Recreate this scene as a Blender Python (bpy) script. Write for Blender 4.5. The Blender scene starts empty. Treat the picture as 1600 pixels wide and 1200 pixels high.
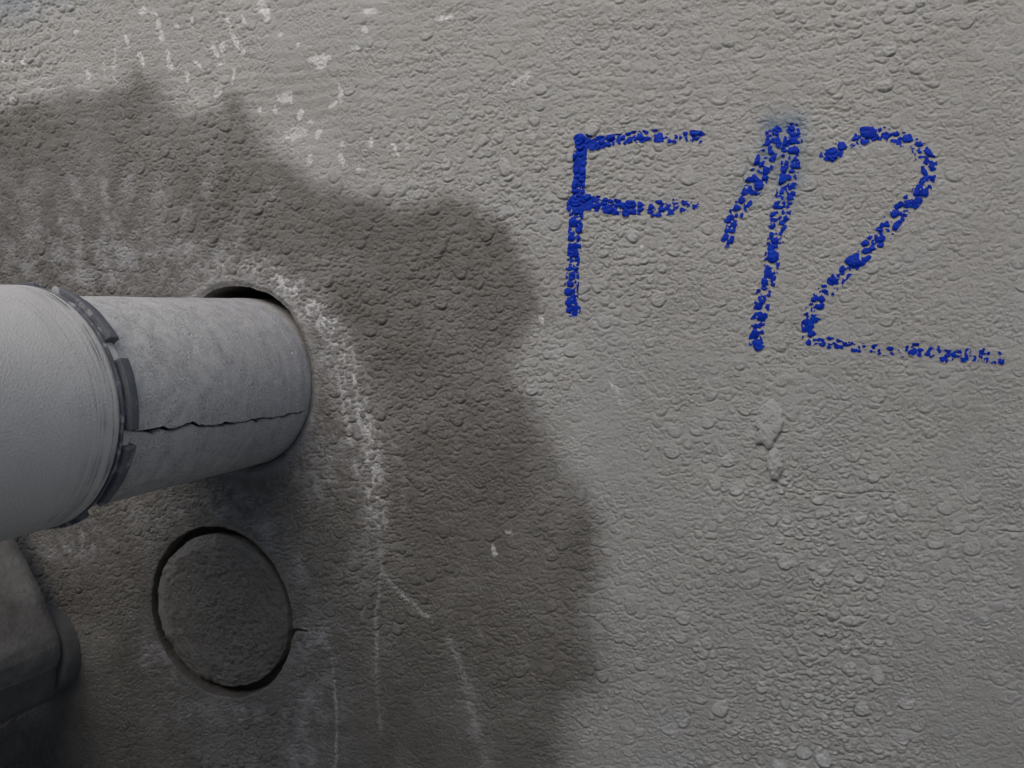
import bpy, math, random
import numpy as np
C = bpy.context.scene.collection
SC = bpy.context.scene

# ------------------------------------------------------------------ camera
S = 0.47                      # camera distance from the wall in metres
F_PX, VX, VY = 1400.0, 1364.7, 479.3   # focal length and foot point of the camera on the wall (1600x1200 photo)
CZ = 0.62                     # camera height above the ground
nv = np.array([(VX-800)/F_PX, -(VY-600)/F_PX, -1.0]); nv /= np.linalg.norm(nv)
Zc = np.array([0, -nv[2], nv[1]]); Zc /= np.linalg.norm(Zc)
Xc = np.cross(nv, Zc)
# rows: world axes expressed in camera axes -> the camera's matrix
from mathutils import Matrix, Vector
cam_d = bpy.data.cameras.new('camera'); cam = bpy.data.objects.new('camera', cam_d); C.objects.link(cam)
M = Matrix(((Xc[0], Xc[1], Xc[2], 0), (nv[0], nv[1], nv[2], -S), (Zc[0], Zc[1], Zc[2], CZ), (0, 0, 0, 1)))
cam.matrix_world = M
cam_d.sensor_width = 36.0; cam_d.lens = 36.0*F_PX/1600.0
cam_d.clip_start = 0.01; cam_d.clip_end = 500
SC.camera = cam

# ------------------------------------------------------------------ sky, sun, exposure
SUN_DIR = Vector((-0.03, -0.78, 0.63)).normalized()     # from the wall towards the sun
w = bpy.data.worlds.new('World'); SC.world = w; w.use_nodes = True
nt = w.node_tree; bg = nt.nodes['Background']
sky = nt.nodes.new('ShaderNodeTexSky'); sky.sky_type = 'NISHITA'; sky.sun_disc = False
sky.sun_elevation = math.asin(SUN_DIR.z)
sky.sun_rotation = math.atan2(SUN_DIR.x, SUN_DIR.y)
sky.air_density = 1.0; sky.dust_density = 3.2; sky.ozone_density = 1.0
nt.links.new(sky.outputs[0], bg.inputs['Color']); bg.inputs['Strength'].default_value = 0.15
sd = bpy.data.lights.new('sun', 'SUN'); sd.energy = 1.2; sd.angle = math.radians(60); sd.color = (1.0, 0.975, 0.945)
so = bpy.data.objects.new('sun', sd); C.objects.link(so)
so.rotation_euler = SUN_DIR.to_track_quat('Z', 'Y').to_euler(); so.location = (-1, -2, 3)
SC.view_settings.view_transform = 'Standard'; SC.view_settings.look = 'None'
SC.view_settings.exposure = 0.29
SC.cycles.max_bounces = 5; SC.cycles.diffuse_bounces = 3; SC.cycles.glossy_bounces = 2; SC.view_settings.gamma = 1.0

# ------------------------------------------------------------------ helpers
def px2wall(px, depth=1.0):
    """photo pixel -> point (x, z) on the plane lying depth*S in front of the camera (1 = the wall)"""
    p = np.atleast_2d(np.asarray(px, float))
    d = np.stack([(p[:, 0]-800)/F_PX, -(p[:, 1]-600)/F_PX, -np.ones(len(p))], 1)
    t = S*depth/(d @ nv)
    return np.stack([(d @ Xc)*t, (d @ Zc)*t + CZ], 1)

def wall2px(x, z, y=0.0):
    c = np.multiply.outer(x, Xc) + np.multiply.outer(y*np.ones_like(x)+S, nv) + np.multiply.outer(z-CZ, Zc)
    return 800+F_PX*c[..., 0]/-c[..., 2], 600-F_PX*c[..., 1]/-c[..., 2]

_tabs = {}
def vnoise(x, y, seed=0):
    if seed not in _tabs:
        _tabs[seed] = np.random.default_rng(1000+seed).random((256, 256)).astype(np.float32)
    T = _tabs[seed]
    xi = np.floor(x).astype(np.int64); yi = np.floor(y).astype(np.int64)
    fx = (x-xi).astype(np.float32); fy = (y-yi).astype(np.float32)
    fx = fx*fx*(3-2*fx); fy = fy*fy*(3-2*fy)
    a = T[xi & 255, yi & 255]; b = T[(xi+1) & 255, yi & 255]; c = T[xi & 255, (yi+1) & 255]; d = T[(xi+1) & 255, (yi+1) & 255]
    return (a*(1-fx)+b*fx)*(1-fy)+(c*(1-fx)+d*fx)*fy     # 0..1
def fbm(x, y, size, octv=4, seed=0, rough=0.5):
    s = 0; a = 1; t = 0
    for o in range(octv):
        k = 2**o/size
        s = s+a*(vnoise(x*k+17.3*o, y*k+9.1*o, seed+o)-0.5); t += a; a *= rough
    return s/t*2                                          # about -1..1
def sstep(a, b, x):
    t = np.clip((x-a)/(b-a), 0, 1); return t*t*(3-2*t)

def mesh_obj(name, verts, quads=None, tris=None, mat=None, parent=None, smooth=True, attrs=None, uv=None):
    verts = np.asarray(verts, np.float32).reshape(-1, 3)
    loops = []; starts = []; n0 = 0
    if quads is not None and len(quads):
        q = np.asarray(quads, np.int32).reshape(-1, 4); loops.append(q.ravel()); starts.append(np.arange(len(q))*4); n0 = len(q)*4
    if tris is not None and len(tris):
        t = np.asarray(tris, np.int32).reshape(-1, 3); loops.append(t.ravel()); starts.append(n0+np.arange(len(t))*3)
    loops = np.concatenate(loops); starts = np.concatenate(starts).astype(np.int32)
    me = bpy.data.meshes.new(name)
    me.vertices.add(len(verts)); me.vertices.foreach_set('co', verts.ravel())
    me.loops.add(len(loops)); me.loops.foreach_set('vertex_index', loops)
    me.polygons.add(len(starts)); me.polygons.foreach_set('loop_start', starts)
    me.update(calc_edges=True)
    if smooth: me.polygons.foreach_set('use_smooth', np.ones(len(starts), bool))
    for k, v in (attrs or {}).items():
        a = me.attributes.new(k, 'FLOAT_COLOR', 'POINT'); a.data.foreach_set('color', np.asarray(v, np.float32).ravel())
    if uv is not None:
        a = me.attributes.new('flat', 'FLOAT_VECTOR', 'POINT'); a.data.foreach_set('vector', np.asarray(uv, np.float32).ravel())
    me.validate()
    if mat: me.materials.append(mat)
    o = bpy.data.objects.new(name, me); C.objects.link(o)
    if parent: o.parent = parent
    return o
def empty(name, loc=(0, 0, 0)):
    o = bpy.data.objects.new(name, None); C.objects.link(o); o.location = loc; o.empty_display_size = 0.02
    return o
def tag(o, label, cat, group=None):
    o['label'] = label; o['category'] = cat
    if group: o['group'] = group
def gridquads(ni, nj, wrap=False):
    i, j = np.meshgrid(np.arange(ni-1), np.arange(nj if wrap else nj-1), indexing='ij')
    a = i*nj+j; b = i*nj+(j+1) % nj
    return np.stack([a, b, b+nj, a+nj], -1).reshape(-1, 4)

def polydist(u, v, pts):
    """distance from (u,v) to a polyline, with the running position along it (0..n-1)"""
    pts = np.asarray(pts, float); best = np.full(u.shape, 1e9); pos = np.zeros(u.shape)
    for k in range(len(pts)-1):
        a = pts[k]; d = pts[k+1]-a; L = d @ d+1e-9
        t = np.clip(((u-a[0])*d[0]+(v-a[1])*d[1])/L, 0, 1)
        r = np.hypot(u-a[0]-t*d[0], v-a[1]-t*d[1])
        m = r < best; best = np.where(m, r, best); pos = np.where(m, k+t, pos)
    return best, pos
def inpoly(u, v, poly):
    poly = np.asarray(poly, float); ins = np.zeros(u.shape, bool); n = len(poly)
    for k in range(n):
        x1, y1 = poly[k]; x2, y2 = poly[(k+1) % n]
        if y1 == y2: continue
        c = ((y1 > v) != (y2 > v)) & (u < (x2-x1)*(v-y1)/(y2-y1)+x1)
        ins ^= c
    return ins

# ------------------------------------------------------------------ materials
class N:
    def __init__(self, name, rough=0.9):
        self.m = bpy.data.materials.new(name); self.m.use_nodes = True
        self.t = self.m.node_tree; self.b = self.t.nodes['Principled BSDF']
        self.b.inputs['Roughness'].default_value = rough
        self.b.inputs['Specular IOR Level'].default_value = 0.25
    def n(self, kind, **kw):
        x = self.t.nodes.new(kind)
        for k, v in kw.items():
            if k.startswith('_'): setattr(x, k[1:], v)
            else: x.inputs[k.replace('__', ' ')].default_value = v
        return x
    def l(self, a, b): self.t.links.new(a, b)
    def noise(self, vec, scale, detail=4, rough=0.6, dist=0.0):
        x = self.n('ShaderNodeTexNoise', Scale=scale, Detail=detail, Roughness=rough, Distortion=dist)
        if vec is not None: self.l(vec, x.inputs['Vector'])
        return x.outputs['Fac']
    def ramp(self, fac, stops):
        x = self.n('ShaderNodeValToRGB'); e = x.color_ramp.elements
        while len(e) < len(stops): e.new(0.5)
        for i, (p, c) in enumerate(stops):
            e[i].position = p; e[i].color = (*c, 1) if len(c) == 3 else c
        self.l(fac, x.inputs['Fac']); return x.outputs['Color']
    def mix(self, fac, a, b, mode='MIX'):
        x = self.n('ShaderNodeMix'); x.data_type = 'RGBA'; x.blend_type = mode
        for s, v in ((x.inputs[0], fac), (x.inputs[6], a), (x.inputs[7], b)):
            if isinstance(v, (int, float)): s.default_value = v
            elif isinstance(v, tuple): s.default_value = (*v, 1)
            else: self.l(v, s)
        return x.outputs[2]
    def math(self, op, a, b=None, clamp=False):
        x = self.n('ShaderNodeMath'); x.operation = op; x.use_clamp = clamp
        for s, v in zip(x.inputs, (a, b)):
            if v is None: continue
            if isinstance(v, (int, float)): s.default_value = v
            else: self.l(v, s)
        return x.outputs[0]
    def attr(self, name):
        return self.n('ShaderNodeAttribute', _attribute_name=name)
    def bump(self, h, strength, dist):
        x = self.n('ShaderNodeBump', Strength=strength, Distance=dist); self.l(h, x.inputs['Height'])
        self.l(x.outputs[0], self.b.inputs['Normal'])
    def color(self, c): self.l(c, self.b.inputs['Base Color'])

def wall_material():
    k = N('painted_plaster', 0.85)
    geo = k.n('ShaderNodeNewGeometry').outputs['Position']
    at = k.attr('stains'); sep = k.n('ShaderNodeSeparateColor'); k.l(at.outputs['Color'], sep.inputs[0])
    wet, lime, white = sep.outputs; mist = at.outputs['Alpha']
    fine = k.noise(geo, 900, 5, 0.65); mid = k.noise(geo, 90, 5, 0.6); big = k.noise(geo, 9, 4, 0.55)
    dry = k.ramp(big, [(0.38, DRY_A), (0.62, DRY_B)]); pat = k.noise(geo, 26, 5, 0.65)
    dry = k.mix(k.ramp(pat, [(0.45, (0,)*3), (0.68, (0.6,)*3)]), dry, (0.375, 0.378, 0.372))
    dry = k.mix(k.ramp(mid, [(0.35, (0,)*3), (0.75, (0.35,)*3)]), dry, DRY_C)
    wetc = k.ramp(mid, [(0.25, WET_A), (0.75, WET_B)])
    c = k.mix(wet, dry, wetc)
    limec = k.ramp(mid, [(0.3, LIME_A), (0.7, LIME_B)])
    c = k.mix(lime, c, limec)
    c = k.mix(mist, c, (0.12, 0.185, 0.26))
    wfac = k.math('MULTIPLY', white, k.ramp(fine, [(0.2, (0.5,)*3), (0.6, (1,)*3)]))
    c = k.mix(wfac, c, WHITE)
    c = k.mix(k.ramp(fine, [(0.25, (0.28,)*3), (0.5, (0,)*3)]), c, k.mix(0.5, c, (0.0, 0.0, 0.0)))
    k.color(c)
    rr = k.n('ShaderNodeMapRange'); rr.inputs['To Min'].default_value = 0.60; rr.inputs['To Max'].default_value = 0.55; k.b.inputs['Specular IOR Level'].default_value = 0.4
    k.l(wet, rr.inputs['Value']); k.l(rr.outputs[0], k.b.inputs['Roughness'])
    vo = k.n('ShaderNodeTexVoronoi', Scale=520, Randomness=1.0); vo.feature = 'F1'
    wv = k.n('ShaderNodeVectorMath'); wv.operation = 'ADD'; k.l(geo, wv.inputs[0])
    nz = k.n('ShaderNodeTexNoise', Scale=350, Detail=2); k.l(geo, nz.inputs['Vector'])
    sc_ = k.n('ShaderNodeVectorMath'); sc_.operation = 'SCALE'; sc_.inputs['Scale'].default_value = 0.0022; k.l(nz.outputs['Color'], sc_.inputs[0]); k.l(sc_.outputs[0], wv.inputs[1]); k.l(wv.outputs[0], vo.inputs['Vector'])
    patch = k.ramp(k.noise(geo, 40, 3), [(0.4, (0.15,)*3), (0.6, (1,)*3)])
    h = k.math('ADD', k.math('MULTIPLY', fine, 0.7), k.math('MULTIPLY', k.noise(geo, 2600, 3), 0.45))
    h = k.math('SUBTRACT', h, k.math('MULTIPLY', k.math('MULTIPLY', vo.outputs['Distance'], patch), 0.9))
    k.bump(h, 0.9, 0.0009)
    return k.m
DRY_A, DRY_B, DRY_C = (0.330, 0.328, 0.303), (0.372, 0.370, 0.343), (0.412, 0.410, 0.384)
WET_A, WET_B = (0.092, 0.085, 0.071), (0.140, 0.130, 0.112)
LIME_A, LIME_B = (0.25, 0.247, 0.242), (0.37, 0.367, 0.363)
WHITE = (0.66, 0.66, 0.65)

def concrete_material(name, a, b, rough=0.9, scale=300, bump=0.5, dist=0.0006):
    k = N(name, rough)
    geo = k.n('ShaderNodeNewGeometry').outputs['Position']
    f = k.noise(geo, scale, 6, 0.65); m = k.noise(geo, scale/9, 4, 0.6)
    c = k.ramp(m, [(0.3, a), (0.7, b)])
    c = k.mix(k.ramp(f, [(0.3, (0.35,)*3), (0.55, (0,)*3)]), c, tuple(x*0.55 for x in a))
    k.color(c); k.bump(f, bump, dist)
    return k.m

def blue_material():
    k = N('blue_paint', 0.55)
    geo = k.n('ShaderNodeNewGeometry').outputs['Position']
    f = k.noise(geo, 260, 4); g = k.noise(geo, 1500, 3)
    c = k.ramp(f, [(0.3, (0.001, 0.016, 0.26)), (0.5, (0.001, 0.026, 0.34)), (0.72, (0.002, 0.048, 0.44))])
    k.color(c); k.bump(g, 0.25, 0.0003)
    k.b.inputs['Specular IOR Level'].default_value = 0.12
    return k.m

def pipe_material():
    k = N('dusty_plastic', 0.7)
    uv = k.attr('flat').outputs['Vector']                # x along the girth (m), y along the pipe (m), z crack mask
    s = k.n('ShaderNodeSeparateXYZ'); k.l(uv, s.inputs[0])
    vm = k.n('ShaderNodeMapping'); vm.inputs['Scale'].default_value = (9, 130, 1); k.l(uv, vm.inputs['Vector'])
    streak = k.noise(vm.outputs[0], 1.0, 5, 0.65, 0.6)
    vm2 = k.n('ShaderNodeMapping'); vm2.inputs['Scale'].default_value = (60, 420, 1); k.l(uv, vm2.inputs['Vector'])
    scratch = k.noise(vm2.outputs[0], 1.0, 4, 0.6, 0.8)
    big = k.noise(uv, 28, 4); pit = k.noise(uv, 820, 6, 0.7, 0.4); fine = k.noise(uv, 2000, 3)
    c = k.ramp(big, [(0.32, (0.56, 0.545, 0.51)), (0.68, (0.66, 0.645, 0.605))])
    mot = k.noise(uv, 130, 6, 0.7); c = k.mix(k.ramp(mot, [(0.38, (0.75,)*3), (0.56, (0,)*3)]), c, (0.42, 0.412, 0.396))
    # bare bluish plastic where the dust has been wiped off, mostly towards the wall
    towards = k.n('ShaderNodeMapRange'); towards.inputs['From Min'].default_value = -0.125; towards.inputs['From Max'].default_value = -0.01
    k.l(s.outputs[1], towards.inputs['Value'])
    bare = k.math('MULTIPLY', k.ramp(streak, [(0.36, (0,)*3), (0.66, (1,)*3)]), towards.outputs[0], True)
    bare = k.math('ADD', k.math('MULTIPLY', bare, 0.5), k.math('MULTIPLY', towards.outputs[0], 0.18), True)
    c = k.mix(bare, c, (0.27, 0.275, 0.30))
    c = k.mix(k.math('MULTIPLY', k.ramp(scratch, [(0.55, (0,)*3), (0.75, (0.5,)*3)]), towards.outputs[0]), c, (0.46, 0.465, 0.48))
    c = k.mix(k.math('MULTIPLY', k.ramp(pit, [(0.36, (1,)*3), (0.52, (0,)*3)]), k.ramp(k.noise(uv, 70, 4), [(0.35, (0.1,)*3), (0.6, (0.95,)*3)])), c, (0.20, 0.195, 0.19))
    c = k.mix(s.outputs[2], c, (0.012, 0.011, 0.010))
    k.color(c)
    c2 = k.noise(uv, 170, 5, 0.65)
    k.bump(k.math('ADD', k.math('ADD', pit, k.math('MULTIPLY', c2, 0.8)), k.math('MULTIPLY', fine, 0.4)), 0.7, 0.0008)
    return k.m
def socket_material():
    k = N('dusty_socket', 0.75)
    uv = k.attr('flat').outputs['Vector']
    s = k.n('ShaderNodeSeparateXYZ'); k.l(uv, s.inputs[0])
    big = k.noise(uv, 22, 3); peel = k.noise(uv, 900, 3, 0.5); fine = k.noise(uv, 2300, 3)
    vm = k.n('ShaderNodeMapping'); vm.inputs['Scale'].default_value = (14, 520, 1); k.l(uv, vm.inputs['Vector'])
    band = k.noise(vm.outputs[0], 1.0, 5, 0.65, 0.4)
    c = k.ramp(big, [(0.3, (0.56, 0.538, 0.492)), (0.7, (0.64, 0.617, 0.567))])
    edge = k.n('ShaderNodeMapRange'); edge.inputs['From Min'].default_value = -0.186; edge.inputs['From Max'].default_value = -0.157
    k.l(s.outputs[1], edge.inputs['Value'])
    e = k.math('MULTIPLY', edge.outputs[0], k.ramp(band, [(0.45, (0,)*3), (0.62, (1,)*3)]))
    e = k.math('MULTIPLY', e, k.ramp(k.noise(uv, 55, 4), [(0.38, (0.12,)*3), (0.6, (1,)*3)]))
    c = k.mix(e, c, (0.10, 0.105, 0.12))
    c = k.mix(s.outputs[2], c, (0.10, 0.105, 0.12))
    c = k.mix(k.ramp(peel, [(0.3, (0.25,)*3), (0.5, (0,)*3)]), c, (0.33, 0.325, 0.31))
    k.color(c)
    h = k.math('ADD', k.math('MULTIPLY', peel, 1.0), k.math('MULTIPLY', fine, 0.25))
    h = k.math('ADD', h, k.math('MULTIPLY', k.math('MULTIPLY', band, edge.outputs[0]), 1.2))
    k.bump(h, 0.55, 0.0008)
    return k.m
def ring_material():
    k = N('slate_plastic', 0.6)
    geo = k.n('ShaderNodeNewGeometry').outputs['Position']
    f = k.noise(geo, 120, 5, 0.65); g = k.noise(geo, 900, 4, 0.6); b = k.noise(geo, 60, 3)
    c = k.ramp(b, [(0.3, (0.088, 0.092, 0.102)), (0.7, (0.155, 0.160, 0.172))])
    c = k.mix(k.ramp(g, [(0.45, (0,)*3), (0.75, (0.5,)*3)]), c, (0.2, 0.205, 0.22))
    c = k.mix(k.ramp(f, [(0.55, (0,)*3), (0.66, (0.75,)*3)]), c, (0.48, 0.48, 0.47))
    k.color(c); k.bump(k.math('ADD', f, g), 0.4, 0.0005)
    return k.m

# ------------------------------------------------------------------ ground
def ground():
    xs = np.concatenate([-np.geomspace(60, 1.6, 12), np.linspace(-1.5, 1.5, 90), np.geomspace(1.6, 60, 12)])
    X, Y = np.meshgrid(xs, xs, indexing='ij')
    Zg = 0.012*fbm(X+50, Y+50, 0.4, 4, 40)*np.exp(-np.hypot(X, Y)/4)
    o = mesh_obj('ground', np.stack([X, Y, Zg], -1), gridquads(len(xs), len(xs)),
                 mat=concrete_material('soil', (0.36, 0.342, 0.315), (0.46, 0.44, 0.408), 0.95, 60, 0.7, 0.01))
    o['kind'] = 'structure'
ground()
# unseen earth mass added behind the camera to cut and bounce daylight
def light_blocker():
    xs = np.linspace(-4, 4, 120); prof = np.array([(-0.90, -0.05), (-0.93, 0.3), (-0.96, 0.7), (-1.0, 1.1), (-1.03, BLOCKER_TOP-0.06), (-1.10, BLOCKER_TOP), (-1.6, BLOCKER_TOP+0.03), (-3.5, BLOCKER_TOP+0.02), (-3.6, -0.05)])
    t = np.linspace(0, len(prof)-1, 90); py = np.interp(t, np.arange(len(prof)), prof[:, 0]); pz = np.interp(t, np.arange(len(prof)), prof[:, 1])
    X, Py = np.meshgrid(xs, py, indexing='ij'); _, Pz = np.meshgrid(xs, pz, indexing='ij')
    Py = Py+0.05*fbm(X+20, Pz+Py, 0.25, 4, 45); Pz = Pz+0.03*fbm(X+30, Py, 0.3, 4, 46)
    o = mesh_obj('light_blocking_bank', np.stack([X, Py, Pz], -1), gridquads(len(xs), 90), mat=bpy.data.materials['soil'])
    o['kind'] = 'structure'
BLOCKER_TOP = 1.32
light_blocker()

# ------------------------------------------------------------------ wall
AX, AZ = -0.807*S, -0.104*S+CZ          # pipe axis on the wall
R1, RS, RT = 0.116*S, 0.126*S, 0.1305*S  # pipe, socket, locking ring
Y_LIP, Y_TAB = -(1-0.668)*S, -(1-0.688)*S
KX, KZ, KR = -0.8515*S, -0.4345*S+CZ, 0.1245*S    # drilled ring
def hole_r(th):
    up = np.clip(np.sin(th), 0, 1)
    return R1*1.012+0.0155*S*up**1.4+0.0012*S*np.sin(th*7+1)*up + 0.0005*fbm(np.cos(th)*3+9, np.sin(th)*3+9, 0.35, 3, 60)
def kerf_r(th):
    return KR+0.0007*fbm(np.cos(th)*3+9, np.sin(th)*3+9, 0.3, 4, 61)+0.0010*np.exp(-((np.angle(np.exp(1j*(th+0.10))))/0.05)**2)*2

NR, NCx = 980, 1160
def bounds(x):
    t = (x/S+1.34)/(0.17+1.34)
    z0 = (-0.80+t*(0.80-0.485))*S; z1 = (0.485-t*(0.485-0.305))*S
    return z0+CZ, z1+CZ
# columns get closer together where the camera stands nearer
tt = np.linspace(0, 1, NCx); g = np.cumsum(np.interp(tt, [0, 1], [1.0, 0.46])); g = (g-g[0])/(g[-1]-g[0])
cols = (-1.34+g*(0.17+1.34))*S
z0c, z1c = bounds(cols)
rows = np.linspace(0, 1, NR)
GX = np.repeat(cols[:, None], NR, 1); GZ = z0c[:, None]+rows[None]*(z1c-z0c)[:, None]
PU, PV = wall2px(GX, GZ)
rng = np.random.default_rng(7)

def bumps(n, rlo, rhi, hlo, hhi, power, seed, rowsnap=0.0, elong=(0.8, 1.5), ampf=None, rot_sd=0.35, sharp=1.0):
    """raised drops of paint: soft at the top, an abrupt lower lip"""
    r_ = np.random.default_rng(seed)
    H = np.zeros_like(GX); Gv = np.zeros_like(GX)
    xs = r_.uniform(cols[0], cols[-1], n); ts = r_.uniform(0, 1, n)
    a0, a1 = bounds(xs); zs = a0+ts*(a1-a0)
    if rowsnap:
        pit = 0.0075
        wob = 0.002*np.sin(xs*31)+0.0016*np.sin(xs*83+1)
        snapped = np.round((zs-wob)/pit)*pit+wob
        k = rowsnap*sstep(0.06, 0.16, zs-CZ+0.03*np.sin(xs*9))
        zs = zs*(1-k)+snapped*k
    rad = rlo+(rhi-rlo)*r_.random(n)**power
    rad *= np.interp(xs/S, [-1.3, -0.4, 0.17], [1.35, 1.05, 1.0])
    hh = hlo+(hhi-hlo)*(rad-rlo)/(rhi-rlo)*r_.uniform(0.6, 1.1, n)
    el = r_.uniform(*elong, n); ro = r_.normal(0, rot_sd, n); sq = r_.uniform(2.6, 6.0, n); top = r_.uniform(0.1, 0.75, n)
    if ampf is not None: hh = hh*ampf(xs, zs)
    c0 = np.searchsorted(cols, xs-rad*1.7); c1 = np.searchsorted(cols, xs+rad*1.7)
    pu = r_.uniform(0, 6.28, n)
    phi = np.radians(np.interp(xs/S, [-1.2, -0.55, -0.2], [55, 25, 0]))+r_.normal(0, 0.35, n); sphi, cphi = np.sin(phi), np.cos(phi)
    for i in range(n):
        if hh[i] <= 1e-5: continue
        i0, i1 = c0[i], c1[i]
        if i1-i0 < 2: continue
        im = (i0+i1)//2; zz0 = z0c[min(im, NCx-1)]; dz = (z1c[min(im, NCx-1)]-zz0)/(NR-1)
        j0 = max(0, int((zs[i]-rad[i]*1.8-zz0)/dz)-1); j1 = min(NR, int((zs[i]+rad[i]*1.8-zz0)/dz)+2)
        if j1-j0 < 2: continue
        u = GX[i0:i1, j0:j1]-xs[i]; v = GZ[i0:i1, j0:j1]-zs[i]
        c, s = math.cos(ro[i]), math.sin(ro[i])
        uu = (u*c+v*s)/rad[i]; vv = (-u*s+v*c)/(rad[i]*el[i])
        uu = uu*(1+0.28*vv)                              # narrower at one end
        an = 0.10*np.sin(3*np.arctan2(vv, uu)+pu[i])
        r2 = (uu*uu+vv*vv)*(1+an); q = np.clip(1-r2, 0, 1)
        vd = -(u*sphi[i]-v*cphi[i])/rad[i]
        p = q**(1/sq[i])*(top[i]+(1-top[i])*(0.5-0.5*np.clip(vd, -1, 1)))*hh[i]
        np.maximum(H[i0:i1, j0:j1], p, out=H[i0:i1, j0:j1])
        wd = 0.00062/rad[i]
        gr = -0.75*hh[i]*np.clip(1-np.abs(np.sqrt(r2)-1-0.45*wd)/wd, 0, 1)*np.clip(-vd*1.3-0.1, 0, 1)
        np.minimum(Gv[i0:i1, j0:j1], gr, out=Gv[i0:i1, j0:j1])
    return H, Gv

calm = fbm(GX+3, GZ+3, 0.09, 3, 5)                       # smooth patches without many drops
calm2 = fbm(GX*2.2+7, GZ*0.7+3, 0.10, 2, 15)
pipe_d = np.hypot(GX-AX, GZ-AZ)
def amp_at(x, z):
    a = 0.78+0.75*fbm(x+3, z+3, 0.09, 3, 5)+0.3*fbm(x*2.2+7, z*0.7+3, 0.10, 2, 15)
    d = np.hypot(x-AX, z-AZ)
    below = sstep(0.0, 0.10, AZ-z)*sstep(-0.16, -0.21, x)     # flatter where slurry has run, under the pipe
    a = a*(1-0.12*below)*(0.3+0.7*sstep(R1*1.05, R1*1.35, d))
    a = a*(1-0.25*sstep(-0.62*S, -1.0*S, x))+0.12*sstep(-0.62*S, -1.0*S, x)
    a = a*(0.45+0.55*sstep(KR*1.0, KR*1.3, np.hypot(x-KX, z-KZ)))
    return np.clip(a, 0.15, 1.5)
H1, G1 = bumps(34000, 0.0007, 0.0020, 0.00022, 0.00055, 1.35, 11, 0.45, ampf=amp_at)
H2, G2 = bumps(2300, 0.0017, 0.0036, 0.0005, 0.0009, 2.2, 12, 0.15, elong=(0.9, 1.7), ampf=amp_at)
H3, G3 = bumps(32000, 0.0004, 0.0008, 0.00010, 0.00026, 1.0, 13, 0.0, ampf=lambda x, z: np.clip(0.7+0.8*fbm(x+8, z+1, 0.05, 3, 25), 0.1, 1.2))
HB = np.maximum(np.maximum(H1, H2), H3)+0.3*H3
GB = np.minimum(np.minimum(G1, G2), G3)
# trowelled horizontal ripples in the upper part, general unevenness
rip = np.sin((GZ-0.002*np.sin(GX*31)-0.0016*np.sin(GX*83+1))/0.0075*2*math.pi+1.3*fbm(GX, GZ, 0.08, 3, 33))
HB2 = 0.00011*rip*sstep(0.05, 0.14, GZ-CZ)*(0.5+0.5*fbm(GX+2, GZ, 0.12, 2, 34))
base = 0.0018*fbm(GX+11, GZ+4, 0.16, 3, 50)+0.0004*fbm(GX+1, GZ+2, 0.022, 4, 55)+0.00020*fbm(GX, GZ, 0.005, 3, 58)
# hairline cracks and little dark nicks under the drops
nick = np.zeros_like(GX)
HW = base+1.25*HB+1.6*GB*(1+0.9*sstep(-0.6*S, -1.0*S, GX))+1.5*HB2
# a lip of slurry round the pipe and round the drilled ring
th_p = np.arctan2(GZ-AZ, GX-AX); th_k = np.arctan2(GZ-KZ, GX-KX); kd = np.hypot(GX-KX, GZ-KZ)
rim_p = np.exp(-((pipe_d-hole_r(th_p)-0.004)/0.004)**2)
HW = HW+0.0009*rim_p*(0.6+0.8*fbm(GX, GZ, 0.02, 3, 71))
HW = HW-0.0030*sstep(0.004, 0.0, pipe_d-hole_r(th_p))*0.5-0.0004*sstep(0.0012, 0.0, kd-kerf_r(th_k))
# drop under the wide crack line right of the drilled ring
def carve(pts, halfw, depth):
    global HW
    d, pos = polydist(PU, PV, pts)
    HW = HW-depth*np.clip(1-d/halfw, 0, 1)
carve([(452, 986), (466, 985), (478, 987)], 3.0, 0.004)
for pts in ([(1225, 745), (1240, 760), (1262, 768), (1290, 766), (1330, 772), (1368, 768), (1400, 770)], [(1560, 829), (1600, 832)], [(1225, 945), (1235, 990), (1243, 1006)],
            [(1378, 890), (1382, 912)], [(1278, 910), (1286, 925), (1290, 930)]):
    carve(pts, 1.4, 0.0008)
r_ = np.random.default_rng(5)
for i in range(110):                                     # short vertical slits in the damp plaster
    u = r_.uniform(0, 920); v = r_.uniform(150, 1190); L = r_.uniform(3, 9); a = r_.normal(0.3, 0.5)
    if math.hypot(u-300, v-620) < 200: continue
    cx, cz = px2wall([(u, v)])[0]
    i0, i1 = np.searchsorted(cols, cx-0.008), np.searchsorted(cols, cx+0.008)
    if i1-i0 < 3: continue
    sl = np.s_[i0:i1, :]
    d, pos = polydist(PU[sl], PV[sl], [(u, v), (u-L*0.25*math.sin(a)+1, v+L*0.5*math.cos(a)), (u-L*math.sin(a), v+L*math.cos(a))])
    HW[sl] -= 0.0009*np.clip(1-d/1.5, 0, 1)*np.interp(pos, [0, 0.5, 1], [0.5, 1, 0.2])

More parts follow.
